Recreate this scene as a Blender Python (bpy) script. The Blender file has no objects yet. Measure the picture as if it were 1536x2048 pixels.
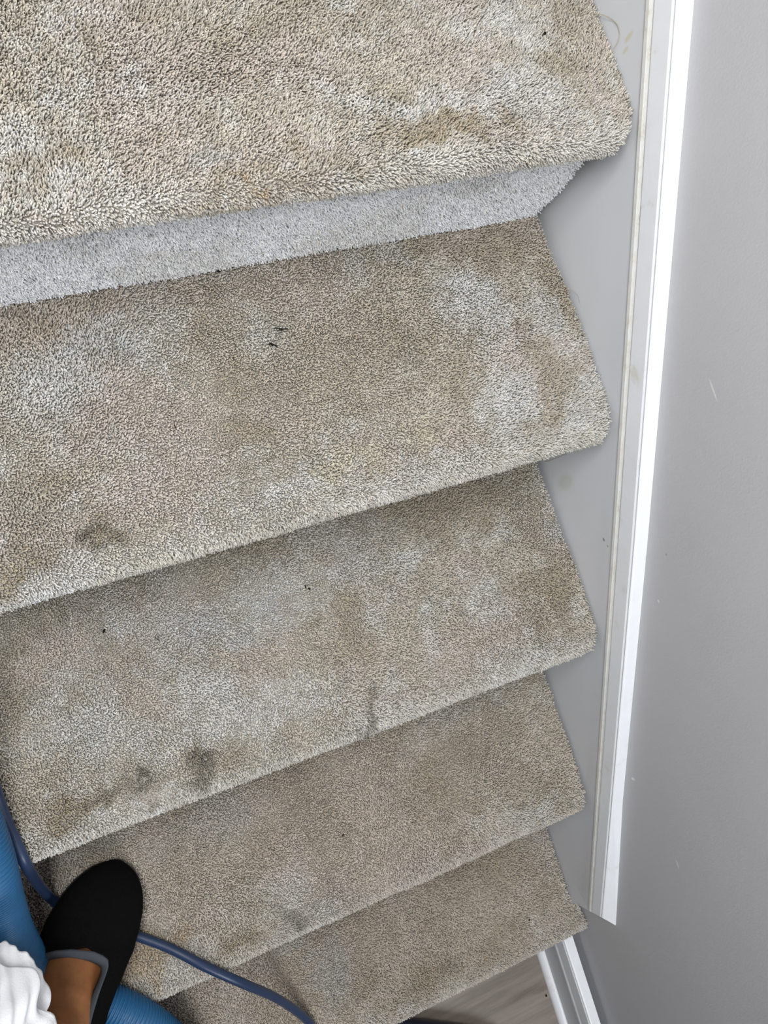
import bpy, math, random
import numpy as np
from mathutils import Vector, Matrix

sc = bpy.context.scene
COL = sc.collection
rng = np.random.default_rng(11)
PI = math.pi

# ------------------------------------------------------------------ sizes (metres, floor at z = 0)
H, G, NOSE_BACK, R = 0.19, 0.25355, 0.029, 0.017      # riser height, going, nosing overhang, nosing radius
TOP = 1.14                                            # height of the step whose nosing is at y = 0
X_LEFT = -0.93
def zt(k): return TOP - H*k + (0.003 if k == 1 else 0)
def xf(y): return 0.005 + 0.005*y                     # face of the string board
WALL = 0.016
ST= [(1,-0.364,-0.129,0.094,0.033,'p',0.5),(1,-0.237,-0.1,0.068,0.02,'b',0.35),(1,-0.043,-0.115,0.03,0.022,'b',0.45),(1,-0.19,-0.186,0.106,0.025,'l',0.7),(1,-0.453,-0.143,0.062,0.018,'l',0.3),(1,-0.086,-0.197,0.043,0.032,'l',0.5),(1,-0.212,-0.219,0.043,0.015,'b',0.9),(1,-0.261,-0.203,0.022,0.011,'b',0.6),(1,-0.35,-0.23,0.081,0.013,'b',0.55),(1,-0.433,-0.247,0.082,0.01,'b',0.6),(1,-0.563,-0.205,0.042,0.013,'b',0.55),(1,-0.552,-0.163,0.023,0.013,'l',0.4),(1,-0.02,-0.177,0.017,0.033,'p',0.5),(1,-0.146,-0.211,0.028,0.013,'b',0.4),(1,-0.416,-0.202,0.025,0.014,'g',0.6),(1,-0.557,-0.239,0.046,0.008,'p',0.4),(1,-0.525,-0.261,0.078,0.006,'l',0.5),(1,-0.39,-0.246,0.013,0.004,'o',0.6),(2,-0.292,-0.348,0.14,0.065,'b',0.45),(2,-0.072,-0.256,0.053,0.026,'b',0.6),(2,-0.122,-0.304,0.04,0.038,'l',0.8),(2,-0.127,-0.426,0.034,0.037,'l',0.7),(2,-0.196,-0.475,0.05,0.018,'l',0.6),(2,-0.042,-0.47,0.029,0.032,'l',0.7),(2,-0.064,-0.409,0.026,0.064,'b',0.75),(2,-0.008,-0.326,0.018,0.033,'b',0.5),(2,-0.544,-0.283,0.054,0.033,'g',0.8),(2,-0.612,-0.31,0.043,0.047,'l',0.5),(2,-0.421,-0.403,0.036,0.025,'b',0.7),(2,-0.365,-0.433,0.031,0.017,'g',0.4),(2,-0.536,-0.364,0.074,0.038,'p',0.6),(2,-0.515,-0.427,0.059,0.022,'p',0.5),(2,-0.582,-0.47,0.024,0.019,'d',1.0),(2,-0.571,-0.475,0.024,0.016,'b',0.6),(2,-0.582,-0.444,0.029,0.013,'b',0.4),(2,-0.663,-0.461,0.028,0.018,'b',0.8),(2,-0.332,-0.452,0.042,0.023,'y',0.6),(2,-0.403,-0.467,0.092,0.014,'l',0.7),(2,-0.626,-0.491,0.061,0.01,'l',0.6),(2,-0.549,-0.499,0.048,0.01,'y',0.3),(2,-0.269,-0.491,0.054,0.012,'l',0.5),(2,-0.24,-0.441,0.033,0.018,'y',0.4),(2,-0.432,-0.223,0.078,0.017,'g',0.3),(3,-0.154,-0.519,0.147,0.044,'b',0.7),(3,-0.051,-0.577,0.027,0.053,'b',0.5),(3,-0.477,-0.571,0.12,0.046,'g',0.6),(3,-0.29,-0.536,0.057,0.035,'g',0.4),(3,-0.334,-0.609,0.031,0.041,'b',0.7),(3,-0.18,-0.698,0.078,0.043,'p',0.5),(3,-0.117,-0.732,0.073,0.022,'l',0.6),(3,-0.046,-0.671,0.024,0.06,'b',0.7),(3,-0.257,-0.606,0.038,0.021,'p',0.3),(3,-0.479,-0.681,0.119,0.039,'l',0.6),(3,-0.672,-0.544,0.045,0.037,'p',0.5),(3,-0.346,-0.734,0.016,0.024,'d',0.4),(3,-0.343,-0.658,0.025,0.021,'b',0.4),(3,-0.559,-0.728,0.029,0.015,'d',0.55),(3,-0.614,-0.72,0.017,0.011,'d',0.6),(3,-0.613,-0.739,0.018,0.006,'l',0.8),(3,-0.597,-0.741,0.017,0.005,'l',0.7),(3,-0.684,-0.718,0.052,0.016,'b',1.0),(3,-0.652,-0.719,0.033,0.01,'d',0.4),(3,-0.495,-0.736,0.035,0.016,'b',0.5),(3,-0.459,-0.737,0.024,0.01,'g',0.4),(3,-0.711,-0.635,0.028,0.03,'l',0.5),(3,-0.421,-0.738,0.042,0.013,'b',0.3),(4,-0.436,-0.864,0.491,0.116,'w',0.45),(4,-0.233,-0.89,0.067,0.049,'b',0.5),(4,-0.141,-0.847,0.076,0.042,'b',0.45),(4,-0.198,-0.933,0.037,0.018,'b',0.5),(4,-0.051,-0.966,0.031,0.025,'b',0.4),(4,-0.106,-0.991,0.061,0.017,'l',0.5),(4,-0.177,-0.994,0.06,0.013,'p',0.4),(4,-0.48,-0.983,0.032,0.018,'d',0.4),(4,-0.558,-0.984,0.034,0.016,'b',0.8),(4,-0.67,-0.952,0.046,0.024,'o',0.7),(4,-0.67,-0.952,0.026,0.017,'b',0.5),(4,-0.487,-0.935,0.096,0.038,'l',0.3),(4,-0.546,-0.822,0.075,0.038,'g',0.3),(4,-0.38,-0.972,0.085,0.031,'p',0.3),(4,-0.194,-0.851,0.045,0.025,'b',0.3),(4,-0.71,-0.791,0.078,0.014,'g',0.3),(5,-0.306,-1.123,0.492,0.135,'w',0.6),(5,-0.137,-1.1,0.094,0.047,'b',0.6),(5,-0.149,-1.215,0.059,0.028,'b',0.6),(5,-0.282,-1.215,0.057,0.027,'b',0.8),(5,-0.245,-1.215,0.033,0.015,'d',0.3),(5,-0.157,-1.126,0.034,0.037,'p',0.3),(5,-0.124,-1.226,0.051,0.015,'p',0.4),(5,-0.437,-1.147,0.04,0.052,'g',0.5),(5,-0.478,-1.09,0.047,0.012,'g',0.4),(5,-0.014,-1.229,0.026,0.029,'b',0.4),(5,-0.383,-1.195,0.048,0.018,'b',0.6),(5,-0.344,-1.237,0.048,0.012,'b',0.5),(5,-0.516,-1.136,0.062,0.026,'b',0.3)]

# ------------------------------------------------------------------ helpers
def obj(name, verts, faces, mat, parent=None, smooth=False):
    me = bpy.data.meshes.new(name)
    me.from_pydata([tuple(v) for v in verts], [], [tuple(f) for f in faces])
    me.update()
    if smooth:
        me.polygons.foreach_set('use_smooth', np.ones(len(me.polygons), dtype=bool))
    o = bpy.data.objects.new(name, me)
    COL.objects.link(o)
    if mat: me.materials.append(mat)
    if parent: o.parent = parent
    return o

def np_mesh(name, V, quads, tris, mat, parent=None, smooth=True, col=None):
    me = bpy.data.meshes.new(name)
    V = np.asarray(V, np.float32)
    q = np.asarray(quads, np.int32).reshape(-1, 4); t = np.asarray(tris, np.int32).reshape(-1, 3)
    me.vertices.add(len(V)); me.vertices.foreach_set('co', V.ravel())
    nl = q.size + t.size
    me.loops.add(nl); me.loops.foreach_set('vertex_index', np.concatenate([q.ravel(), t.ravel()]))
    me.polygons.add(len(q) + len(t))
    starts = np.concatenate([np.arange(len(q))*4, q.size + np.arange(len(t))*3]).astype(np.int32)
    me.polygons.foreach_set('loop_start', starts)
    me.update(calc_edges=True)
    me.polygons.foreach_set('use_smooth', np.full(len(me.polygons), smooth, dtype=bool))
    if col is not None:
        a = me.color_attributes.new('pile', 'FLOAT_COLOR', 'POINT')
        c = np.ones((len(V), 4), np.float32); c[:, :3] = col
        a.data.foreach_set('color', c.ravel())
    o = bpy.data.objects.new(name, me); COL.objects.link(o)
    if mat: me.materials.append(mat)
    if parent: o.parent = parent
    return o

def empty(name, loc, label=None, cat=None, group=None):
    o = bpy.data.objects.new(name, None); COL.objects.link(o); o.location = loc
    o.empty_display_size = .05
    if label: o['label'] = label
    if cat: o['category'] = cat
    if group: o['group'] = group
    bpy.context.view_layer.update()
    return o
def tag(o, label, cat, group=None):
    o['label'] = label; o['category'] = cat
    if group: o['group'] = group
    return o
def keep(o, parent):                                  # parent without moving
    o.parent = parent; o.matrix_parent_inverse = Matrix.Translation(parent.location).inverted()
    return o
def structure(o): o['kind'] = 'structure'; return o

def catmull(P, n=10):
    P = [Vector(p) for p in P]; P = [P[0]*2-P[1]] + P + [P[-1]*2-P[-2]]; out = []
    for i in range(1, len(P)-2):
        a, b, c, d = P[i-1:i+3]
        for j in range(n):
            t = j/n
            out.append(0.5*((2*b)+(c-a)*t+(2*a-5*b+4*c-d)*t*t+(3*b-a-3*c+d)*t**3))
    out.append(P[-2]); return out
def resample(P, step):
    L = [0]
    for a, b in zip(P, P[1:]): L.append(L[-1]+(b-a).length)
    n = max(2, int(L[-1]/step)); out = []; j = 0
    for i in range(n+1):
        s = L[-1]*i/n
        while j < len(L)-2 and L[j+1] < s: j += 1
        f = (s-L[j])/max(1e-9, L[j+1]-L[j]); out.append(P[j].lerp(P[j+1], min(1, f)))
    return out
def sweep(P, rad, seg=20, cap=True):                  # rad(i, angle) -> radius or (u,v)
    V, F = [], []
    T = [(P[min(i+1, len(P)-1)]-P[max(i-1, 0)]).normalized() for i in range(len(P))]
    n = T[0].orthogonal().normalized()
    for i, p in enumerate(P):
        n = (n - T[i]*n.dot(T[i])).normalized(); b = T[i].cross(n)
        for k in range(seg):
            a = 2*PI*k/seg; r = rad(i, a)
            V.append(p + n*math.cos(a)*r + b*math.sin(a)*r)
    for i in range(len(P)-1):
        for k in range(seg):
            F.append((i*seg+k, i*seg+(k+1) % seg, (i+1)*seg+(k+1) % seg, (i+1)*seg+k))
    if cap:
        F.append(tuple(reversed(range(seg)))); m = (len(P)-1)*seg; F.append(tuple(range(m, m+seg)))
    return V, F

# value noise, vectorised
def _hash(ix, iy, iz, s):
    n = (ix*374761393 + iy*668265263 + iz*2147483647 + s*974634777) & 0xffffffff
    n = ((n ^ (n >> 13))*1274126177) & 0xffffffff
    n = ((n ^ (n >> 16))*2246822519) & 0xffffffff
    return ((n ^ (n >> 15)) & 0xffffff)/float(0xffffff)
def noise(P, f, s=0):
    Q = P*f; I = np.floor(Q).astype(np.int64); t = Q-I; t = t*t*(3-2*t); r = 0
    for dx in (0, 1):
        for dy in (0, 1):
            for dz in (0, 1):
                w = (t[:, 0] if dx else 1-t[:, 0])*(t[:, 1] if dy else 1-t[:, 1])*(t[:, 2] if dz else 1-t[:, 2])
                r = r + w*_hash(I[:, 0]+dx, I[:, 1]+dy, I[:, 2]+dz, s)
    return r
def fbm(P, f, s=0, o=4):
    r = 0; a = .5; tot = 0
    for i in range(o):
        r = r + a*noise(P+i*3.7, f*2**i, s+i*17); tot += a; a *= .55
    return r/tot

# ------------------------------------------------------------------ materials
def mat(name, color, rough=.6, spec=.5, build=None, **kw):
    m = bpy.data.materials.new(name); m.use_nodes = True
    b = m.node_tree.nodes['Principled BSDF']
    b.inputs['Base Color'].default_value = (*color, 1); b.inputs['Roughness'].default_value = rough
    b.inputs['Specular IOR Level'].default_value = spec
    for k, v in kw.items(): b.inputs[k.replace('_', ' ')].default_value = v
    if build: build(m.node_tree, b)
    return m
def N(nt, t, **kw):
    n = nt.nodes.new(t)
    for k, v in kw.items(): setattr(n, k, v)
    return n
def objcoord(nt, scale=(1, 1, 1)):
    g = N(nt, 'ShaderNodeNewGeometry'); mp = N(nt, 'ShaderNodeMapping'); mp.inputs['Scale'].default_value = scale
    nt.links.new(g.outputs['Position'], mp.inputs['Vector']); return mp.outputs['Vector']
def noisetex(nt, vec, scale, detail=4, rough=.55):
    n = N(nt, 'ShaderNodeTexNoise'); n.inputs['Scale'].default_value = scale; n.inputs['Detail'].default_value = detail
    n.inputs['Roughness'].default_value = rough; nt.links.new(vec, n.inputs['Vector']); return n.outputs['Fac']
def ramp(nt, fac, stops):
    r = N(nt, 'ShaderNodeValToRGB'); e = r.color_ramp.elements
    e[0].position, e[0].color = stops[0][0], (*stops[0][1], 1); e[1].position, e[1].color = stops[-1][0], (*stops[-1][1], 1)
    for p, c in stops[1:-1]:
        x = e.new(p); x.color = (*c, 1)
    nt.links.new(fac, r.inputs['Fac']); return r.outputs['Color']
def bump(nt, b, h, strength, dist):
    n = N(nt, 'ShaderNodeBump'); n.inputs['Strength'].default_value = strength; n.inputs['Distance'].default_value = dist
    nt.links.new(h, n.inputs['Height']); nt.links.new(n.outputs['Normal'], b.inputs['Normal'])
def mixc(nt, fac, a, b):
    m = N(nt, 'ShaderNodeMix', data_type='RGBA')
    if isinstance(fac, (int, float)): m.inputs[0].default_value = fac
    else: nt.links.new(fac, m.inputs[0])
    for s, v in ((6, a), (7, b)):
        if isinstance(v, tuple): m.inputs[s].default_value = (*v, 1)
        else: nt.links.new(v, m.inputs[s])
    return m.outputs[2]
def spot(nt, centre, radii, soft=.35):                 # a mark at a place on the wall: 1 inside, 0 outside
    g = N(nt, 'ShaderNodeNewGeometry'); s = N(nt, 'ShaderNodeVectorMath', operation='SUBTRACT'); s.inputs[1].default_value = centre
    nt.links.new(g.outputs['Position'], s.inputs[0])
    d = N(nt, 'ShaderNodeVectorMath', operation='DIVIDE'); d.inputs[1].default_value = radii; nt.links.new(s.outputs[0], d.inputs[0])
    l = N(nt, 'ShaderNodeVectorMath', operation='LENGTH'); nt.links.new(d.outputs[0], l.inputs[0])
    m = N(nt, 'ShaderNodeMapRange'); m.inputs[1].default_value = 1+soft; m.inputs[2].default_value = 1-soft
    nt.links.new(l.outputs['Value'], m.inputs[0]); return m.outputs[0]

def b_pile(nt, b):
    a = N(nt, 'ShaderNodeAttribute', attribute_name='pile')
    nt.links.new(a.outputs['Color'], b.inputs['Base Color'])
M_PILE = mat('carpet_pile', (.5, .47, .42), .45, .45, b_pile)
M_BACK = mat('carpet_backing', (.34, .31, .26), .9, .1)

WALLC = (.50, .50, .515)
def b_wall(nt, b):
    v = objcoord(nt)
    f = noisetex(nt, v, 3.0, 3)
    c = ramp(nt, f, [(.3, (.48, .482, .50)), (.7, (.515, .51, .525))])
    for (ce, ra, colr) in [((.02, -.503, .906), (.02, .011, .0012), (.66, .66, .66)), ((.02, -.958, .4997), (.02, .002, .004), (.75, .75, .75)),
                           ((.02, -1.0717, .541), (.02, .007, .0015), (.7, .7, .7)), ((.02, -.7094, .6983), (.02, .002, .0016), (.72, .72, .72)),
                           ((.02, -.6557, .7434), (.02, .0014, .0014), (.3, .28, .26))]:
        c = mixc(nt, spot(nt, ce, ra), c, colr)
    nt.links.new(c, b.inputs['Base Color'])
    g = N(nt, 'ShaderNodeNewGeometry'); f2 = noisetex(nt, g.outputs['Position'], 420, 3, .6); f3 = noisetex(nt, g.outputs['Position'], 60, 3)
    ad = N(nt, 'ShaderNodeMath', operation='ADD'); nt.links.new(f2, ad.inputs[0]); nt.links.new(f3, ad.inputs[1])
    bump(nt, b, ad.outputs[0], .18, .0012)
M_WALL = mat('wall_paint', WALLC, .62, .3, b_wall)
def b_board(nt, b):
    v = objcoord(nt)
    f = noisetex(nt, v, 6.0, 3)
    c = ramp(nt, f, [(.3, (.64, .66, .69)), (.7, (.67, .685, .72))])
    for (ce, ra, colr) in [((.004, -.1588, .9763), (.02, .0025, .007), (.60, .59, .50)), ((.002, -.1655, .967), (.02, .002, .005), (.60, .59, .50)),
                           ((.002, -.53, .6087), (.02, .010, .020), (.58, .60, .58)),
                           ((.002, -.4412, .813), (.02, .0012, .0016), (.1, .09, .08)), ((.002, -.453, .804), (.02, .0012, .0012), (.15, .13, .1)),
                           ((.002, -.4658, .7954), (.02, .0013, .0013), (.12, .1, .1)), ((.002, -.6182, .652), (.02, .0022, .0016), (.22, .2, .22)),
                           ((.002, -.6275, .6559), (.02, .0014, .0011), (.25, .24, .24))]:
        c = mixc(nt, spot(nt, ce, ra), c, colr)
    nt.links.new(c, b.inputs['Base Color'])
    g = N(nt, 'ShaderNodeNewGeometry'); bump(nt, b, noisetex(nt, g.outputs['Position'], 150, 3), .1, .001)
M_BOARD = mat('string_board_paint', (.54, .55, .58), .5, .4, b_board)
def b_white(nt, b):
    v = objcoord(nt, (1, 1, 1)); f = noisetex(nt, v, 25, 5, .65)
    c = ramp(nt, f, [(.28, (.66, .66, .62)), (.40, (.76, .78, .81)), (.75, (.79, .81, .84))])
    c = mixc(nt, spot(nt, (.004, -.515, .8645), (.02, .005, .0022)), c, (.50, .36, .27))
    nt.links.new(c, b.inputs['Base Color'])
M_WHITE = mat('white_gloss_paint', (.82, .83, .85), .32, .5, b_white)
def b_wornwhite(nt, b):
    v = objcoord(nt, (1, 1, 1)); f = noisetex(nt, v, 60, 5, .7)
    c = ramp(nt, f, [(.3, (.58, .56, .48)), (.45, (.70, .70, .66)), (.7, (.77, .78, .78))])
    nt.links.new(c, b.inputs['Base Color'])
M_WORN = mat('worn_white_bead_paint', (.7, .7, .68), .4, .5, b_wornwhite)
def b_wood(nt, b):
    v = objcoord(nt, (1, 1, 1))
    br = N(nt, 'ShaderNodeTexBrick'); br.inputs['Scale'].default_value = 1; br.inputs['Mortar Size'].default_value = .0012
    br.inputs['Brick Width'].default_value = 1.2; br.inputs['Row Height'].default_value = .19
    br.inputs['Color1'].default_value = (.20, .172, .152, 1); br.inputs['Color2'].default_value = (.235, .203, .18, 1); br.inputs['Mortar'].default_value = (.08, .07, .06, 1)
    nt.links.new(v, br.inputs['Vector'])
    v2 = objcoord(nt, (2.2, 22, 1)); f = noisetex(nt, v2, 2.2, 7, .62)
    g = ramp(nt, f, [(.3, (.55, .52, .50)), (.5, (.85, .83, .80)), (.72, (1.15, 1.13, 1.1))])
    m = N(nt, 'ShaderNodeMix', data_type='RGBA', blend_type='MULTIPLY'); m.inputs[0].default_value = 1
    nt.links.new(br.outputs['Color'], m.inputs[6]); nt.links.new(g, m.inputs[7])
    nt.links.new(m.outputs[2], b.inputs['Base Color'])
M_WOOD = mat('laminate_floor', (.3, .26, .22), .45, .4, b_wood)
M_CORE = mat('step_timber', (.42, .36, .28), .8, .2)
def b_suede(nt, b):
    g = N(nt, 'ShaderNodeNewGeometry'); f = noisetex(nt, g.outputs['Position'], 900, 3)
    nt.links.new(ramp(nt, f, [(.3, (.0025, .0025, .0028)), (.7, (.006, .0055, .0055))]), b.inputs['Base Color'])
    bump(nt, b, f, .4, .001)
M_SUEDE = mat('black_suede', (.01, .01, .01), .95, .04, b_suede)
M_SOLE = mat('black_rubber', (.012, .012, .013), .7, .3)
M_LINING = mat('grey_lining', (.06, .068, .08), .85, .2)
def b_skin(nt, b):
    g = N(nt, 'ShaderNodeNewGeometry'); f = noisetex(nt, g.outputs['Position'], 45, 5)
    nt.links.new(ramp(nt, f, [(.3, (.27, .105, .040)), (.7, (.38, .165, .062))]), b.inputs['Base Color'])
    bump(nt, b, noisetex(nt, g.outputs['Position'], 700, 2), .15, .0006)
    b.inputs['Subsurface Weight'].default_value = .08; b.inputs['Subsurface Radius'].default_value = (.01, .004, .002)
M_SKIN = mat('brown_skin', (.25, .11, .055), .5, .4, b_skin)
def b_cotton(nt, b):
    g = N(nt, 'ShaderNodeNewGeometry'); bump(nt, b, noisetex(nt, g.outputs['Position'], 500, 4), .35, .0012)
M_COTTON = mat('white_cotton', (.84, .85, .88), .85, .15, b_cotton, Sheen_Weight=.15)
M_HOSE = mat('blue_hose_plastic', (.015, .098, .225), .42, .45)
M_TUBE = mat('navy_blue_tube', (.015, .031, .078), .4, .5)
M_DARKHOSE = mat('dark_navy_rubber', (.006, .010, .028), .25, .6)
M_BITS = mat('dark_lint', (.012, .011, .010), .9, .1)
M_BITSB = mat('reddish_brown_lint', (.07, .03, .018), .9, .1)
M_THREAD = mat('carpet_thread', (.40, .36, .27), .8, .2)

# ------------------------------------------------------------------ the setting
def plank(name, x0, x1, y0, y1, z0, z1, m, parent=None):
    V = [(x, y, z) for x in (x0, x1) for y in (y0, y1) for z in (z0, z1)]
    F = [(0, 1, 3, 2), (4, 6, 7, 5), (0, 4, 5, 1), (2, 3, 7, 6), (0, 2, 6, 4), (1, 5, 7, 3)]
    return obj(name, V, F, m, parent)
structure(plank('floor', -2.6, .30, -4.2, 1.6, -.05, 0, M_WOOD))
YA, YB = 1.6, -4.2                                      # the wall beside the stairs
wx = lambda y: xf(y)+WALL
V = [(wx(YA), YA, 0), (wx(YB), YB, 0), (wx(YB), YB, 3.9), (wx(YA), YA, 3.9)]
V += [(x+.12, y, z) for x, y, z in V]
structure(obj('wall_right', V, [(0, 1, 2, 3), (7, 6, 5, 4), (0, 4, 5, 1), (1, 5, 6, 2), (2, 6, 7, 3), (3, 7, 4, 0)], M_WALL))
structure(plank('wall_left', X_LEFT-.14, X_LEFT-.012, -1.25, 1.6, 0, 3.9, M_WALL))

# moulded strip profile: (offset into the wall, height above lower edge); first the worn bead, then the white strip
BEAD = [(0, 0), (-.003, .0006), (-.0048, .003), (-.0048, .0085), (-.0034, .0118), (-.0012, .0128)]
STRIP = [(-.0012, .0128), (-.0012, .0142), (-.0042, .0158), (-.0046, .0175), (-.0034, .0440), (-.0026, .0458), (-.0004, .0464), (-.0004, .0474), (-.0024, .0482), (-.0024, .0496), (-.0014, .0508), (.0004, .0513), (.0160, .0517)]
# line of the lower edge of the moulding down the stairs (y, z)
EDGE = [(.9, 1.778), (.4, 1.4125), (-.153, 1.0125), (-.336, .8810), (-.634, .6652), (-.997, .4020), (-1.2115, .2515)]
HS = {-.634: 1.02, -.997: .93, -1.2115: .80}
def strip(name, line, prof, m, dx=0):
    V, F = [], []; n = len(prof)
    for (y, z) in line:
        for (o, h) in prof: V.append((xf(y)+o+dx, y-(o*1.1 if y == -1.2115 else 0), z+h*HS.get(y, 1)))
        V.append((xf(y)+WALL, y, z+prof[0][1]*HS.get(y, 1))); V.append((xf(y)+WALL, y-(WALL*1.1 if y == -1.2115 else 0), z+prof[-1][1]*HS.get(y, 1)))
    w = n+2
    for i in range(len(line)-1):
        for j in range(n-1): F.append((i*w+j, i*w+j+1, (i+1)*w+j+1, (i+1)*w+j))
    for i in (0, len(line)-1):
        f = [i*w+j for j in range(n)] + [i*w+n+1, i*w+n]
        F.append(tuple(f if i else reversed(f)))
    return obj(name, V, F, m)
def board(name, line, low, m, dx=0):
    V, F = [], []
    for (y, z) in line:
        zl = low(y, z)
        V += [(xf(y)+dx, y, z+.0005), (xf(y)+dx, y, zl), (xf(y)+WALL, y, zl), (xf(y)+WALL, y, z+.0005)]
    for i in range(len(line)-1):
        for j in range(4): F.append((i*4+j, i*4+(j+1) % 4, (i+1)*4+(j+1) % 4, (i+1)*4+j))
    F.append((3, 2, 1, 0)); e = (len(line)-1)*4; F.append((e, e+1, e+2, e+3))
    return obj(name, V, F, m)
sb = structure(empty('trim_1', (0, -1.2, 0), 'grey painted string board with white moulded top running down the stair wall'))
keep(board('string_board', EDGE, lambda y, z: max(.02, z-.34) if y > -1.2 else .16, M_BOARD), sb)
keep(strip('bead_moulding', EDGE, BEAD, M_WORN), sb)
keep(strip('cap_moulding', EDGE, STRIP, M_WHITE), sb)
bb = structure(empty('baseboard_right', (0, -1.25, 0), 'grey skirting board with white moulded top at the foot of the stairs'))
LOW = [(-1.242, .079), (-4.1, .079)]
keep(board('skirting_face', LOW, lambda y, z: 0, M_BOARD, -.012), bb)
keep(strip('bead_moulding', LOW, BEAD, M_WHITE, -.012), bb)
keep(strip('cap_moulding', LOW, STRIP, M_WHITE, -.012), bb)
rq = .0125
prof = [(-rq*math.cos(a), rq*math.sin(a)) for a in [i*PI/2/10 for i in range(11)]]
V, F = [], []
for y in (-1.242, -4.1):
    for o, h in prof: V.append((xf(y)+o*1.05-.0123, y, h))
    V.append((xf(y)-.0123, y, 0))
F = [(j, j+1, 13-1+j+1, 13-1+j) for j in range(11)] + [tuple(reversed(range(12))), tuple(range(12, 24))]
keep(obj('quarter_round', V, F, M_WHITE), bb)

# ------------------------------------------------------------------ the staircase and its carpet
EDGEX = {   # how far the carpet reaches at the wall: (distance from the back of the tread, x)
 1: [(-.03, .002), (.205, .0035), (.2226, -.001), (.24, -.010), (.2536, -.030)],
 2: [(-.03, -.0050), (.02, -.0052), (.045, -.0015), (.068, 0), (.13, .001), (.19, .0005), (.2228, -.001), (.2397, -.010), (.2536, -.024)],
 3: [(-.03, -.0065), (.046, -.0045), (.105, -.0025), (.16, 0), (.2177, -.0018), (.2400, -.009), (.2536, -.022)],
 4: [(-.03, -.006), (.031, -.0055), (.084, -.005), (.174, -.003), (.225, -.0045), (.240, -.009), (.2536, -.018)],
 5: [(-.03, -.006), (.064, -.0045), (.125, -.003), (.180, -.0035), (.190, -.002), (.2080, .0095), (.24, .0135), (.2536, .0125)]}
def path(inset):                                      # tread then nosing then underside; local (y forward, z, ny, nz, u)
    r = R-inset; P = []
    y0 = -NOSE_BACK-.007
    for i in range(60): P.append((y0+(G-R-y0)*i/59, -inset, 0, 1))
    for i in range(1, 40):
        a = PI*i/39; P.append((G-R+r*math.sin(a), -R+r*math.cos(a), math.sin(a), math.cos(a)))
    P.append((G-NOSE_BACK+.001-inset, -R-r, 0, -1))
    P = np.array(P); u = np.concatenate([[0], np.cumsum(np.hypot(np.diff(P[:, 0]), np.diff(P[:, 1])))])
    return P, u
def riser_path(inset):
    z = np.linspace(-2*R+inset, -H-.003, 20); P = np.stack([np.full(20, G-NOSE_BACK-inset), z, np.ones(20), np.zeros(20)], 1)
    return P, np.concatenate([[0], np.cumsum(np.abs(np.diff(z)))])

CLEAN = np.array([.60, .595, .575]); BEIGE = np.array([.515, .475, .405]); BROWN = np.array([.37, .318, .235]); DARK = np.array([.17, .15, .12])
PINK = np.array([.535, .47, .425]); LIGHT = np.array([.61, .605, .585]); GREY = np.array([.50, .505, .50]); YEL = np.array([.56, .52, .40]); ORG = np.array([.47, .36, .235]); WARM = np.array([.475, .40, .325])  # last tone: warmer brown spread over the two lowest treads
TONE = dict(b=BROWN, d=DARK, p=PINK, l=LIGHT, g=GREY, y=YEL, o=ORG, w=WARM)
def pile_colour(P, k, is_riser):
    W = P.copy()
    wob = np.stack([fbm(W, 34, 5), fbm(W, 34, 9)], 1)-.5
    n1 = fbm(W, 9, 1); n2 = fbm(W, 30, 2); n3 = fbm(W, 95, 3, 3); r = rng.random(len(P))
    def mix(c, t, a): return c*(1-a[:, None])+t*a[:, None]
    c = np.tile(BEIGE, (len(P), 1))
    if is_riser:
        c = np.tile(np.array([.77, .775, .79]), (len(P), 1))
        c = mix(c, BEIGE, np.clip((n1-.52)*3, 0, .25))
    else:
        c = mix(c, CLEAN, np.clip((n1*.4+n2*.4+n3*.2-.46)*6, 0, .85))
        c = mix(c, PINK, np.clip((fbm(W, 13, 31)-.5)*4, 0, .45))
        c = mix(c, BROWN, np.clip((fbm(W, 17, 41)-.53)*5, 0, .45))
        # the rolled edge is lighter than the flat
        e = np.clip(1-np.abs((-P[:, 1]) - k*G + .012)/.028, 0, 1)
        c = mix(c, np.array([.60, .59, .555]) if k < 4 else np.array([.52, .485, .44]), e*.6)
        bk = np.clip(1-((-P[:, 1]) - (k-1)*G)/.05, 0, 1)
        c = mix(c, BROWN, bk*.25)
        for (kk, cx, cy, rx, ry, t, s) in ST:
            if kk != k: continue
            dx = (W[:, 0]-cx+wob[:, 0]*.075)/rx; dy = (W[:, 1]-cy+wob[:, 1]*.075)/ry
            f = np.clip(1.35-np.sqrt(dx*dx+dy*dy), 0, 1)
            f = f*f*(3-2*f)
            f = f*np.clip(.35+1.3*n2+ (n3-.5)*1.2, .1, 1.25)
            c = mix(c, TONE[t], np.clip(f*s*(1.35 if t == 'd' else 1), 0, 1))
    v = 1+(r-.5)*.22+(n3-.5)*.34
    c = c*v[:, None]
    odd = rng.random(len(P))
    c[odd < .05] *= .72; c[odd > .94] *= 1.16
    tint = (rng.random((len(P), 1))-.5)*np.array([[.05, 0, -.07]])
    return np.clip(c*(1+tint), .01, .88)

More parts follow.
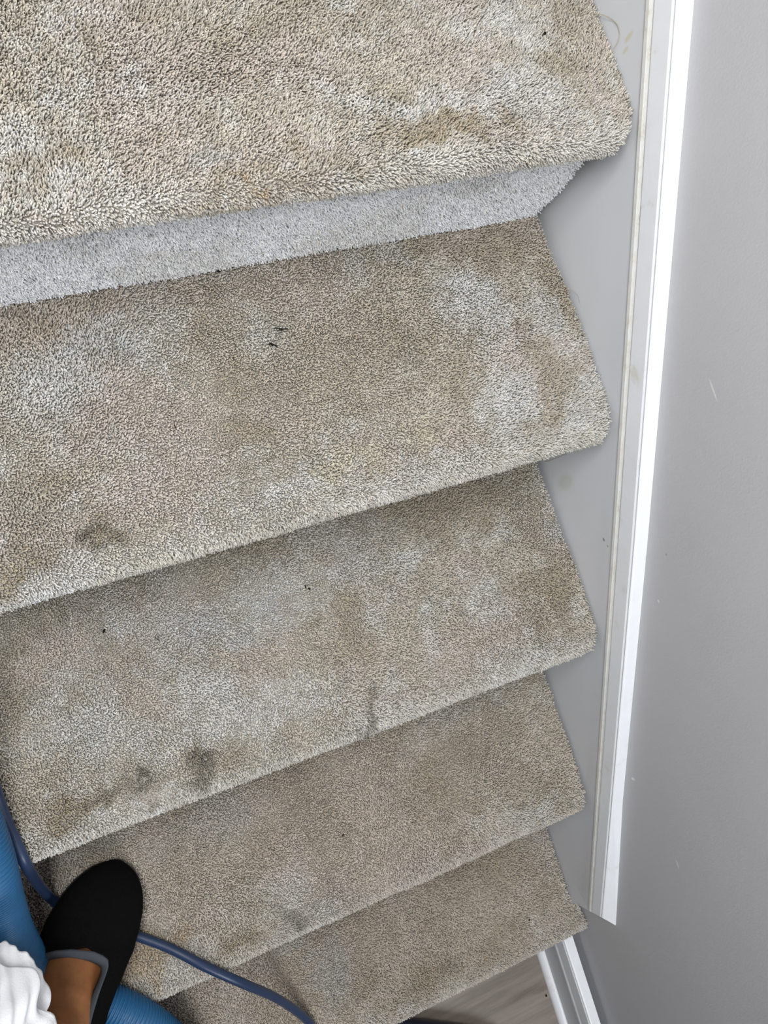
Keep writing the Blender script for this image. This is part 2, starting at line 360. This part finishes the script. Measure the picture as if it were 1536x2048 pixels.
def tufts(P, n, lean, hgt, wid):
    """blunt leaning tufts of yarn: three rings of three and a tip"""
    Np = len(P)
    t1 = np.cross(n, np.tile([1.0, 0.01, 0.02], (Np, 1))); t1 /= np.linalg.norm(t1, axis=1)[:, None]
    t2 = np.cross(n, t1); a0 = rng.random(Np)*2*PI
    V = np.empty((Np, 10, 3), np.float32)
    for j, (hh, ll, ww) in enumerate(((0, 0, .8), (.60, .35, 1.1), (.94, .85, .80))):
        c = P + n*(hgt*hh)[:, None] + lean*(hgt*ll)[:, None]
        for q in range(3):
            a = a0+2*PI*q/3+j*.5
            V[:, j*3+q] = c + (t1*np.cos(a)[:, None]+t2*np.sin(a)[:, None])*(wid*ww)[:, None]
    V[:, 9] = P + n*(hgt*1.04)[:, None] + lean*(hgt*1.12)[:, None]
    b = (np.arange(Np)*10)[:, None]; Q = []
    for j in (0, 1):
        for q in range(3):
            Q.append(b+np.array([[j*3+q, j*3+(q+1) % 3, j*3+3+(q+1) % 3, j*3+3+q]]))
    T = [b+np.array([[6+q, 6+(q+1) % 3, 9]]) for q in range(3)]
    return V.reshape(-1, 3), np.stack(Q, 1).reshape(-1, 4), np.stack(T, 1).reshape(-1, 3)

def carpet(name, k, riser, parent, sp, xvis):
    """one piece of carpet: backing sheet and pile"""
    Pb, ub = (riser_path if riser else path)(.0055)
    zz = zt(k); yo = (k-1)*G
    ee = EDGEX.get(k, [(-.03, -.003), (.3, -.003)])
    ex = lambda yl: np.interp(yl, [a for a, b in ee], [b for a, b in ee])
    if riser:
        e0 = {1: -.0085}.get(k, -.004)
        xe = lambda yl, u: np.full(np.shape(yl), e0) + .002*np.sin(np.asarray(u)*70)
    else: xe = lambda yl, u: ex(yl)
    L = ub[-1]
    parts = []
    x0 = X_LEFT
    for (xa, xb, s) in ((xvis, .03, sp), (x0, xvis, .0042)):
        if xb-xa < .002: continue
        nx, nu = int((xb-xa)/s), int(L/s)
        gx, gu = np.meshgrid(np.arange(nx), np.arange(nu)); gx, gu = gx.ravel().astype(float), gu.ravel().astype(float)
        X = xa+(gx+.5*(gu % 2)+rng.random(gx.size)*.9)*s; U = (gu+rng.random(gx.size)*.9)*s
        parts.append((X, U, np.full(X.size, s)))
    X = np.concatenate([p[0] for p in parts]); U = np.concatenate([p[1] for p in parts]); Sz = np.concatenate([p[2] for p in parts])
    yl = np.interp(U, ub, Pb[:, 0]); zl = np.interp(U, ub, Pb[:, 1]); ny = np.interp(U, ub, Pb[:, 2]); nz = np.interp(U, ub, Pb[:, 3])
    lim = xe(yl, U) - .0012 + (rng.random(X.size)-.5)*.0022
    if not riser:                                     # corner of the nosing is cut slightly round
        front = np.interp(G-.0055, [a for a, b in ee], [b for a, b in ee])
        lim = np.where((zl < -R) & (X > -.2), np.minimum(lim, front-.002-(.012 if k < 5 else 0)*np.clip((-zl-R)/R, 0, 1)), lim)
    ok = X < lim
    if riser: ok &= (zl < -2*R-.001)
    X, U, yl, zl, ny, nz, Sz = [a[ok] for a in (X, U, yl, zl, ny, nz, Sz)]
    P = np.stack([X, -(yl+yo), zl+zz], 1); n = np.stack([np.zeros(X.size), -ny, nz], 1)
    n /= np.linalg.norm(n, axis=1)[:, None]
    # slow undulation of the worn surface
    und = (fbm(P, 14, 71, 3)-.5)*.004
    if not riser: und = und - .0022*np.exp(-(((P[:, 0]+.60)/.022)**2+((P[:, 1]+.735)/.012)**2))*(k == 3)
    P = P + n*und[:, None]
    # pile direction: a slowly turning sweep plus scatter
    ang = (fbm(P, 7, 51, 3)-.5)*7+ .6
    swl = np.stack([np.cos(ang), -np.sin(ang), np.zeros(len(P))], 1)
    sc_ = rng.normal(size=(len(P), 3))*.24
    lean = swl*(.06+.42*fbm(P, 18, 61, 2))[:, None] + sc_
    lean -= n*np.sum(lean*n, 1)[:, None]
    hgt = (.0058+rng.normal(size=len(P))*.0008)*np.sqrt(Sz/.0022)**.5; wid = Sz*.60*(1+rng.normal(size=len(P))*.18)
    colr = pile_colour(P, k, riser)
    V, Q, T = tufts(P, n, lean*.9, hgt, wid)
    # keep the pile this side of the board face
    lx = np.where((V[:, 1] < -1.214), xf(V[:, 1])+WALL, xf(V[:, 1]))-.0003
    V[:, 0] = np.minimum(V[:, 0], lx)
    cv = np.repeat(colr, 10, 0)
    # backing sheet
    nb = len(Pb); BV = []; BQ = []
    xs = [X_LEFT, None]
    for i in range(nb):
        y, z = Pb[i, 0], Pb[i, 1]
        BV.append((X_LEFT, -(y+yo), z+zz)); BV.append((float(xe(np.array([y]), np.array([ub[i]]))[0])-.0015, -(y+yo), z+zz))
    off = len(V)
    BQ = [(off+2*i, off+2*i+1, off+2*i+3, off+2*i+2) for i in range(nb-1)]
    V = np.concatenate([V, np.array(BV, np.float32)]); Q = np.concatenate([Q, np.array(BQ)])
    cv = np.concatenate([cv, np.tile([.46, .43, .375], (len(BV), 1))])
    return keep(np_mesh(name, V, Q, T, M_PILE, None, True, cv), parent)

stairs = empty('staircase', (-.46, -.6, 0), 'straight staircase fitted with stained beige cut pile carpet, running along the grey wall', 'staircase')
XV = {1: -.66, 2: -.73, 3: -.82, 4: -.92, 5: -.925}
for k in range(-1, 6):
    # timber body under the carpet
    i = .0085; yb, yf = (k-1)*G, k*G; z1 = zt(k)-i; z0 = zt(k)-H if k < 5 else 0
    pr = [(yb-NOSE_BACK-i, z1)] + [(yf-R+(R-i)*math.sin(a), zt(k)-R+(R-i)*math.cos(a)) for a in np.linspace(0, PI, 9)] + [(yf-NOSE_BACK-i, zt(k)-2*R+i), (yf-NOSE_BACK-i, max(z0-i, 0.001)), (yb-NOSE_BACK-i, max(z0-i, 0.001))]
    n = len(pr); V = [(X_LEFT, -y, z) for y, z in pr] + [(-.0095 if k < 5 else -.006, -y, z) for y, z in pr]
    F = [(j, (j+1) % n, n+(j+1) % n, n+j) for j in range(n)] + [tuple(reversed(range(n))), tuple(range(n, 2*n))]
    keep(obj('step', V, F, M_CORE), stairs)
    if k < 1:
        carpet('tread_carpet', k, False, stairs, .0042, X_LEFT+.001); carpet('riser_carpet', k, True, stairs, .0042, X_LEFT+.001)
    else:
        carpet('tread_carpet', k, False, stairs, .00178, XV[k])
        carpet('riser_carpet', k, True, stairs, .00185 if k == 1 else .0032, XV[k] if k == 1 else X_LEFT+.001)
# loose threads pulled out of the carpet edge
def thread(name, P, r, m, parent=None):
    P = resample(catmull(P, 12), .001); V, F = sweep(P, lambda i, a: r, 6); o = obj(name, V, F, m, None, True)
    if parent: keep(o, parent)
    return o
th = thread('loose_thread', [(-.004, -.113, .953), (-.001, -.122, .9615), (.0025, -.134, .968), (.0028, -.145, .970), (.002, -.152, .9665), (-.001, -.157, .958), (-.006, -.160, .951)], .00035, M_THREAD, stairs)
th['label'] = 'fine loose thread curling off the carpet edge'
th = thread('loose_thread', [(-.024, -.503, .735), (-.006, -.5035, .724), (-.0025, -.4985, .668), (-.003, -.4965, .628), (-.003, -.4945, .592), (-.003, -.490, .583), (-.004, -.485, .600), (-.004, -.487, .63)], .0004, M_THREAD, stairs)
th['label'] = 'grey loop of loose thread under the nosing'
th = thread('loose_thread', [(-.003, -.318, .757), (-.001, -.324, .766), (.002, -.333, .770), (.002, -.342, .768)], .0002, M_THREAD, stairs)

# ------------------------------------------------------------------ hose, tube, dark hose
HP = [(-0.86, -0.42, 0.98), (-0.7656, -0.5494, 0.8), (-0.7739, -0.5997, 0.72), (-0.7777, -0.6425, 0.665), (-0.7781, -0.6881, 0.628), (-0.7799, -0.7412, 0.604), (-0.7915, -0.7911, 0.545), (-0.8019, -0.8509, 0.47), (-0.7933, -0.9163, 0.422), (-0.74, -0.9699, 0.412), (-0.7056, -1.0119, 0.4), (-0.6818, -1.066, 0.36), (-0.6702, -1.1294, 0.3), (-0.64, -1.235, 0.225), (-0.64, -1.31, 0.13), (-0.66, -1.42, 0.05), (-0.7, -1.55, 0.029), (-0.75, -1.8, 0.029)]
P = resample(catmull(HP, 14), .00046*2)
pitch = 5                                              # five rings of mesh to each corrugation
def hose_r(i, a):
    t = (i % pitch)/pitch; return .0262 + .0013*math.cos(2*PI*t)
V, F = sweep(P, hose_r, 40)
ho = tag(obj('vacuum_hose', V, F, M_HOSE, None, True), 'bright blue corrugated vacuum hose passing down the left edge and under the shoe', 'hose')
TP = [(-0.7541, -0.6256, 0.62), (-0.7569, -0.6647, 0.595), (-0.7566, -0.7015, 0.584), (-0.7525, -0.7329, 0.583), (-0.7511, -0.7597, 0.567), (-0.7587, -0.7917, 0.49), (-0.7635, -0.8212, 0.42), (-0.7586, -0.843, 0.393), (-0.7466, -0.8615, 0.388), (-.7267, -.8801, .3885), (-.6778, -.9215, .3885), (-.6441, -.9515, .390), (-.6088, -.9894, .3925), (-.5718, -1.0328, .375), (-.5342, -1.0907, .315), (-.5074, -1.1435, .260), (-.4899, -1.1862, .223), (-.4823, -1.224, .206), (-.482, -1.262, .196), (-.488, -1.30, .12), (-.50, -1.36, .02), (-.55, -1.5, .0065), (-.75, -1.7, .0065)]
P = resample(catmull(TP, 14), .004)
V, F = sweep(P, lambda i, a: .0062, 16)
tag(obj('solution_tube', V, F, M_TUBE, None, True), 'thin navy blue tube snaking under the black shoe and down over the lower steps', 'tube')
DP = [(-0.60, -1.36, 0.022), (-0.5, -1.318, 0.022), (-0.4128, -1.3167, 0.02), (-0.3622, -1.3399, 0.02), (-0.3112, -1.3651, 0.02), (-0.2603, -1.394, 0.02), (-0.201, -1.4322, 0.02), (-0.1544, -1.4796, 0.02), (-0.1, -1.58, 0.022), (-0.16, -1.74, 0.022), (-0.3, -1.8, 0.022)]
P = resample(catmull(DP, 14), .004)
V, F = sweep(P, lambda i, a: .0215, 24)
tag(obj('rubber_hose', V, F, M_DARKHOSE, None, True), 'glossy near black rubber hose curving over the wooden floor below the last step', 'hose')

# ------------------------------------------------------------------ person: lower leg, shoe and white ruffled trouser hem
person = empty('person', (-.745, -.92, .385), 'person stepping on the stairs in a black slip-on shoe and white ruffled trousers', 'person')
TOE = Vector((-.6875, -.8169, .386)); D = Vector((-.483, -.875, 0)).normalized(); SIDE = Vector((D.y, -D.x, 0)); UP = Vector((0, 0, 1))
BALL, PITCH = .085, math.radians(15)
def footpt(s, w, h):
    """s: distance back from the toe, w: sideways (towards the wall is +), h: height over the sole; the foot bends at the ball"""
    q = s-BALL
    if q <= 0: a = 0.0; pos = TOE + D*s
    else:
        a = PITCH*min(1, q/.03); 
        am = PITCH*.5*min(q, .03)
        e = TOE + D*BALL
        if q <= .03: pos = e + D*q + UP*(q*a*.5)
        else: pos = e + D*.03 + UP*(.03*PITCH*.5) + (D*math.cos(PITCH)+UP*math.sin(PITCH))*(q-.03)
    nrm = UP*math.cos(a) - D*math.sin(a)
    return pos + (-SIDE)*w + nrm*h
Lf = .268
def interp(t, tab): return float(np.interp(t, [a for a, b in tab], [b for a, b in tab]))
HALFW = [(0, .004), (.006, .020), (.015, .031), (.03, .042), (.05, .050), (.075, .0545), (.10, .055), (.13, .0505), (.17, .043), (.21, .040), (.24, .037), (.256, .030), (.264, .020), (.268, .006)]
SHIFT = [(0, .012), (.03, .008), (.08, .0), (.15, -.004), (.268, 0)]
TOPH = [(0, .014), (.006, .024), (.015, .032), (.03, .041), (.05, .048), (.08, .056), (.11, .064), (.15, .070), (.20, .070), (.25, .070), (.268, .066)]
def smooth_tab(tab, s):                                # soft interpolation
    return (interp(s-.004, tab)+2*interp(s, tab)+interp(s+.004, tab))/4 if .004 < s < Lf-.004 else interp(s, tab)
ns, na = 56, 40
def opening(s):                                        # half angle of the upper's section; pi = closed over the top
    if s < .096: return PI, PI
    t = min(1, (s-.096)/.030); return PI*(1-.33*math.sin(t*PI/2)), PI*(1-.18*math.sin(t*PI/2))
S_ = [Lf*(.5-.5*math.cos(PI*i/(ns-1))) for i in range(ns)]
V, F = [], []
for s in S_:
    w, h, sh, (AL, AR) = smooth_tab(HALFW, s), smooth_tab(TOPH, s), interp(s, SHIFT), opening(s)
    for j in range(na+1):
        a = -AL + (AL+AR)*j/na                              # 0 is under the foot
        cx, cz = math.sin(a), -math.cos(a)
        ex_ = .78; X_ = math.copysign(abs(cx)**ex_, cx)*w; 
        Z_ = h*.5 + (math.copysign(abs(cz)**(.62 if cz < 0 else .92), cz))*h*.5
        if s > .2 and cz > 0: X_ *= 1-.10*cz
        V.append(footpt(s, X_+sh, Z_+.006))
for i in range(ns-1):
    for j in range(na): F.append((i*(na+1)+j, (i+1)*(na+1)+j, (i+1)*(na+1)+j+1, i*(na+1)+j+1))
F.append(tuple(range(na+1))); e = (ns-1)*(na+1); F.append(tuple(reversed(range(e, e+na+1))))
shoe = keep(obj('shoe', V, F, M_SUEDE, None, True), person); shoe['label'] = 'black suede slip-on shoe'
sm = shoe.modifiers.new('thick', 'SOLIDIFY'); sm.thickness = .0022; sm.offset = -1
# sole
V, F = [], []
m = 28
for hgt in (0, .007, .010):
    for j, s in enumerate(S_): V.append(footpt(s, smooth_tab(HALFW, s)*1.0+.0015+interp(s, SHIFT), hgt))
    for j, s in enumerate(reversed(S_)): V.append(footpt(s, -smooth_tab(HALFW, s)*1.0-.0015+interp(s, SHIFT), hgt))
r_ = 2*ns
for l in (0, 1):
    for j in range(r_): F.append((l*r_+j, l*r_+(j+1) % r_, (l+1)*r_+(j+1) % r_, (l+1)*r_+j))
for l in (0, 2):
    for j in range(ns-1):
        q = (l*r_+j, l*r_+j+1, l*r_+r_-2-j, l*r_+r_-1-j); F.append(q)
sole = obj('sole', V, F, M_SOLE, None, False)
sole.parent = shoe
# lining band round the opening
def rim(j_off):
    L_, R_ = [], []
    for i, s in enumerate(S_):
        if s < .0965: continue
        L_.append(V0[i*(na+1)]); R_.append(V0[i*(na+1)+na])
    return L_, R_
V0 = [Vector(v.co) for v in shoe.data.vertices]
import bmesh
bm = bmesh.new(); bm.from_mesh(shoe.data); bmesh.ops.remove_doubles(bm, verts=bm.verts, dist=1e-5); bm.to_mesh(shoe.data); bm.free()
L_, R_ = rim(0)
loop = list(reversed(L_)) + R_
loop = resample(loop, .003)
cen = sum(loop, Vector())/len(loop)
V, F = [], []
for p in loop:
    inn = (cen-p); inn.z = 0; inn.normalize()
    V += [p+UP*.0012-inn*.001, p+UP*.0022+inn*.002, p+inn*.008-UP*.0015, p+inn*.0125-UP*.005]
for i in range(len(loop)-1):
    for j in range(3): F.append((i*4+j, i*4+j+1, (i+1)*4+j+1, (i+1)*4+j))
li = obj('lining', V, F, M_LINING, None, True); li['label'] = 'grey lining round the opening'
li.parent = shoe
ms = li.modifiers.new('thick', 'SOLIDIFY'); ms.thickness = .002

# the body: foot running into the shin, one continuous surface
KNEE = Vector((-.905, -.905, 1.0))
ank = footpt(.205, 0, .085)
BP_ = [footpt(.020, .008, .022), footpt(.05, .004, .026), footpt(.09, -.006, .028), footpt(.13, -.012, .037), footpt(.165, -.012, .054), footpt(.195, -.010, .078), ank+Vector((-.012, .012, .035)), ank+Vector((-.018, .03, .08)), ank.lerp(KNEE, .32)+Vector((0, .02, 0)), ank.lerp(KNEE, .6)+Vector((0, .01, 0)), KNEE]
RW = [.018, .036, .043, .037, .033, .033, .033, .034, .043, .054, .056]
RH = [.012, .016, .020, .029, .037, .038, .036, .037, .045, .056, .058]
def blend(P, A, B, n=8):
    Q = catmull(P, n); m = len(Q)
    aa = [float(np.interp(i/n, range(len(P)), A)) for i in range(m)]; bb = [float(np.interp(i/n, range(len(P)), B)) for i in range(m)]
    return Q, aa, bb
Q, aa, bb = blend(BP_, RW, RH)
V, F = [], []; seg = 28
for i, p in enumerate(Q):
    t = (Q[min(i+1, len(Q)-1)]-Q[max(i-1, 0)]).normalized(); sd = SIDE - t*SIDE.dot(t); sd.normalize(); up = sd.cross(t)
    for k in range(seg):
        a = 2*PI*k/seg; V.append(p + sd*math.cos(a)*aa[i] + up*math.sin(a)*bb[i])
for i in range(len(Q)-1):
    for k in range(seg): F.append((i*seg+k, i*seg+(k+1) % seg, (i+1)*seg+(k+1) % seg, (i+1)*seg+k))
F.append(tuple(reversed(range(seg)))); F.append(tuple(range((len(Q)-1)*seg, len(Q)*seg)))
keep(obj('body', V, F, M_SKIN, None, True), person)

# white ruffled trouser leg: gathered frill at the hem, crumpled cloth above
def frill(name, P0, r0, r1, h0, waves, amp, seed, axis, lengths=26, parent=None):
    rs = random.Random(seed); ph = [rs.random()*6.28 for _ in range(8)]
    A = axis.normalized(); u = A.orthogonal().normalized(); v = A.cross(u); nseg = 360; V, F = [], []
    for i in range(lengths+1):
        t = i/lengths                                   # 0 hem .. 1 gathered top
        for k in range(nseg):
            a = 2*PI*k/nseg
            g = (math.sin(waves*a+ph[0]+2.0*math.sin(3*a+ph[1]))*.6 + math.sin((waves+5)*a+ph[2]+1.2*math.sin(4*a+ph[3])+t*2)*.3)
            crin = math.sin(19*a+ph[4]+t*7+2.5*math.sin(5*a))*math.sin(t*11+ph[5]+4*math.sin(3*a))+.5*math.sin(31*a+t*13+3*math.sin(4*a+ph[6]))
            r = r0*(1-t)+r1*t + amp*g*(1-t)**.8 + .0020*crin
            z = h0*t + .004*math.sin(waves*a+ph[7])*(1-t) 
            V.append(P0 + A*z + (u*math.cos(a)+v*math.sin(a))*r)
    for i in range(lengths):
        for k in range(nseg): F.append((i*nseg+k, i*nseg+(k+1) % nseg, (i+1)*nseg+(k+1) % nseg, (i+1)*nseg+k))
    o = obj(name, V, F, M_COTTON, None, True); s = o.modifiers.new('thick', 'SOLIDIFY'); s.thickness = .0009
    return o
HEM = Vector((-0.8233, -0.8727, 0.62)); AX = (KNEE+Vector((0, .0, .0))-HEM)
tl = keep(frill('trouser_leg', HEM+AX.normalized()*.035, .066, .074, .30, 7, .006, 3, AX, 60), person)
tl['label'] = 'crumpled white cotton trouser leg'
for o, (d, r0, r1, h, sd) in zip('ab', ((0.0, .078, .060, .05, 5), (.030, .084, .066, .055, 9))):
    f = frill('frill', HEM+AX.normalized()*d, r0, r1, h, 8, .0075, sd, AX)
    f.parent = tl

# ------------------------------------------------------------------ bits lying on the carpet
def bit(name, c, segs, r, m, label, cat='lint'):
    V, F = [], []
    for P in segs:
        P = resample(catmull([Vector(p)+Vector(c) for p in P], 6), .0006); n = len(P)
        v, f = sweep(P, lambda i, a, n=n: r*(.35+.65*math.sin(PI*(i+.5)/n))*(1+.25*math.sin(3*a+i)), 7)
        o = len(V); V += v; F += [tuple(x+o for x in q) for q in f]
    return tag(obj(name, V, F, m, None, True), label, cat)
h = .0015
bit('twig', (-.3575, -.3002, .7615), [[(-.008, .003, h), (-.002, .0012, h+.001), (.003, -.0005, h+.001), (.0095, -.002, h)], [(-.003, -.0006, h), (.001, -.001, h+.001), (.005, -.0005, h)]], .0006, M_BITS, 'dark green twig of dried moss lying on the second carpeted tread', 'twig')
bit('lint_clump', (-.3713, -.3144, .7605), [[(-.0025, .001, .0015), (0, 0, .0035), (.003, -.001, .0015)], [(-.001, .0025, .001), (0, .0005, .003), (.001, -.002, .001)], [(.001, -.0005, .002), (.004, -.0015, .002), (.006, -.003, .001)]], .0008, M_BITS, 'black fluffy clump of lint just below the dark twig')
bit('seed', (-.6117, -.5414, .5705), [[(-.0015, -.0018, .001), (0, 0, .002), (.0015, .0018, .001)]], .0014, M_BITS, 'small oval black seed lying on the third tread towards the left', 'seed')
bit('hair_clipping', (-.5586, -.568, .5705), [[(-.001, .004, .0015), (-.0005, .001, .002), (.0012, -.002, .0015)], [(.0012, -.002, .0015), (.002, .001, .002), (.0024, .003, .0015)]], .00035, M_BITS, 'tiny v-shaped black hair to the right of the black seed', 'hair')
bit('lint_speck', (-.3686, -.5645, .5705), [[(-.001, .0015, .001), (.0005, 0, .0025), (.001, -.002, .001)], [(-.004, .006, .001), (-.003, .004, .0015), (-.0035, .002, .001)]], .0009, M_BITS, 'small black speck of fluff in the middle of the third tread')
bit('lint_speck', (-.0693, -.1317, .9535), [[(-.0012, 0, .001), (0, .0003, .002), (.0012, 0, .001)]], .0012, M_BITS, 'round black speck near the wall end of the topmost tread')
bit('lint_fibre', (-.2999, -.3537, .7605), [[(-.002, .005, .0015), (.0005, .002, .0025), (.0015, -.0015, .0015)]], .0005, M_BITSB, 'short reddish brown fibre standing in the pile right of the moss twig')
bit('lint_speck', (-.4025, -.2255, .760), [[(-.001, 0, .002), (0, 0, .004), (.0014, 0, .002)]], .0011, M_BITS, 'black speck stuck in the crease under the first riser')
bit('lint_fibre', (-.4905, -.378, .7605), [[(0, .004, .0015), (-.0006, .001, .003), (0, -.002, .0015)]], .0005, M_BITSB, 'short red brown fibre left of centre on the second tread')
bit('lint_speck', (-.385, -.905, .3805), [[(-.001, -.001, .0015), (0, 0, .003), (.0012, .001, .0015)]], .0011, M_BITS, 'black speck on the fourth tread to the right of the shoe')
bit('lint_speck', (-.0895, -1.205, .1905), [[(-.001, -.001, .001), (0, 0, .0025), (.0012, .001, .001)]], .001, M_BITS, 'brown black speck on the lowest tread beside the wall')
bit('floor_grit', (-.035, -1.43, .0), [[(-.0012, -.0018, .001), (0, 0, .0016), (.001, .0015, .001)]], .0016, M_BITS, 'black grain of grit on the floor against the quarter round', 'grit')

# ------------------------------------------------------------------ light: daylight from the landing window above, plus added fills at the side and hall
w = bpy.data.worlds.new('World'); sc.world = w; w.use_nodes = True
w.node_tree.nodes['Background'].inputs['Color'].default_value = (.86, .93, 1.0, 1)
w.node_tree.nodes['Background'].inputs['Strength'].default_value = .02
def area(name, loc, target, size, power, color):
    l = bpy.data.lights.new(name, 'AREA'); l.shape = 'RECTANGLE'; l.size, l.size_y = size; l.energy = power; l.color = color
    o = bpy.data.objects.new(name, l); COL.objects.link(o); o.location = loc
    o.rotation_euler = (Vector(target)-Vector(loc)).to_track_quat('-Z', 'Y').to_euler(); return o
area('side_fill_light', (-.90, -.55, 2.15), (-.15, -.55, 1.05), (.8, .6), 21.5, (1.0, .995, .985))  # added light near the left wall, no window there; fades down the stairs
area('landing_daylight', (-.50, .60, 2.75), (-.35, -.5, .8), (1.0, 1.0), 3, (1.0, .985, .96))
area('hall_fill_light', (-.17, -2.9, 2.05), (-.35, -.3, .9), (.6, 1.1), 24, (.93, .965, 1.0))  # added light from the hall side, placed to brighten the risers

# ------------------------------------------------------------------ camera
cam = bpy.data.cameras.new('camera'); co = bpy.data.objects.new('camera', cam); COL.objects.link(co)
Rm = Matrix(((0.9109807587443384, 0.2597997391328435, -0.3203406823119661), (-0.3028962045502368, 0.9485651992816462, -0.09207579476079508), (0.27994275569596483, 0.18090925420850484, 0.9428169998865484)))
co.matrix_world = Matrix.Translation((-0.58531838, -0.59612689, 1.57622212)) @ Rm.to_4x4()
cam.sensor_fit = 'VERTICAL'; cam.sensor_height = 32; cam.sensor_width = 24; cam.lens = 1642.5638/2048*32; cam.clip_start = .02
sc.camera = co
sc.view_settings.view_transform = 'Standard'; sc.view_settings.look = 'None'; sc.view_settings.gamma = 1
sc.view_settings.use_curve_mapping = False; sc.view_settings.exposure = 0.85
sc.cycles.use_denoising = True
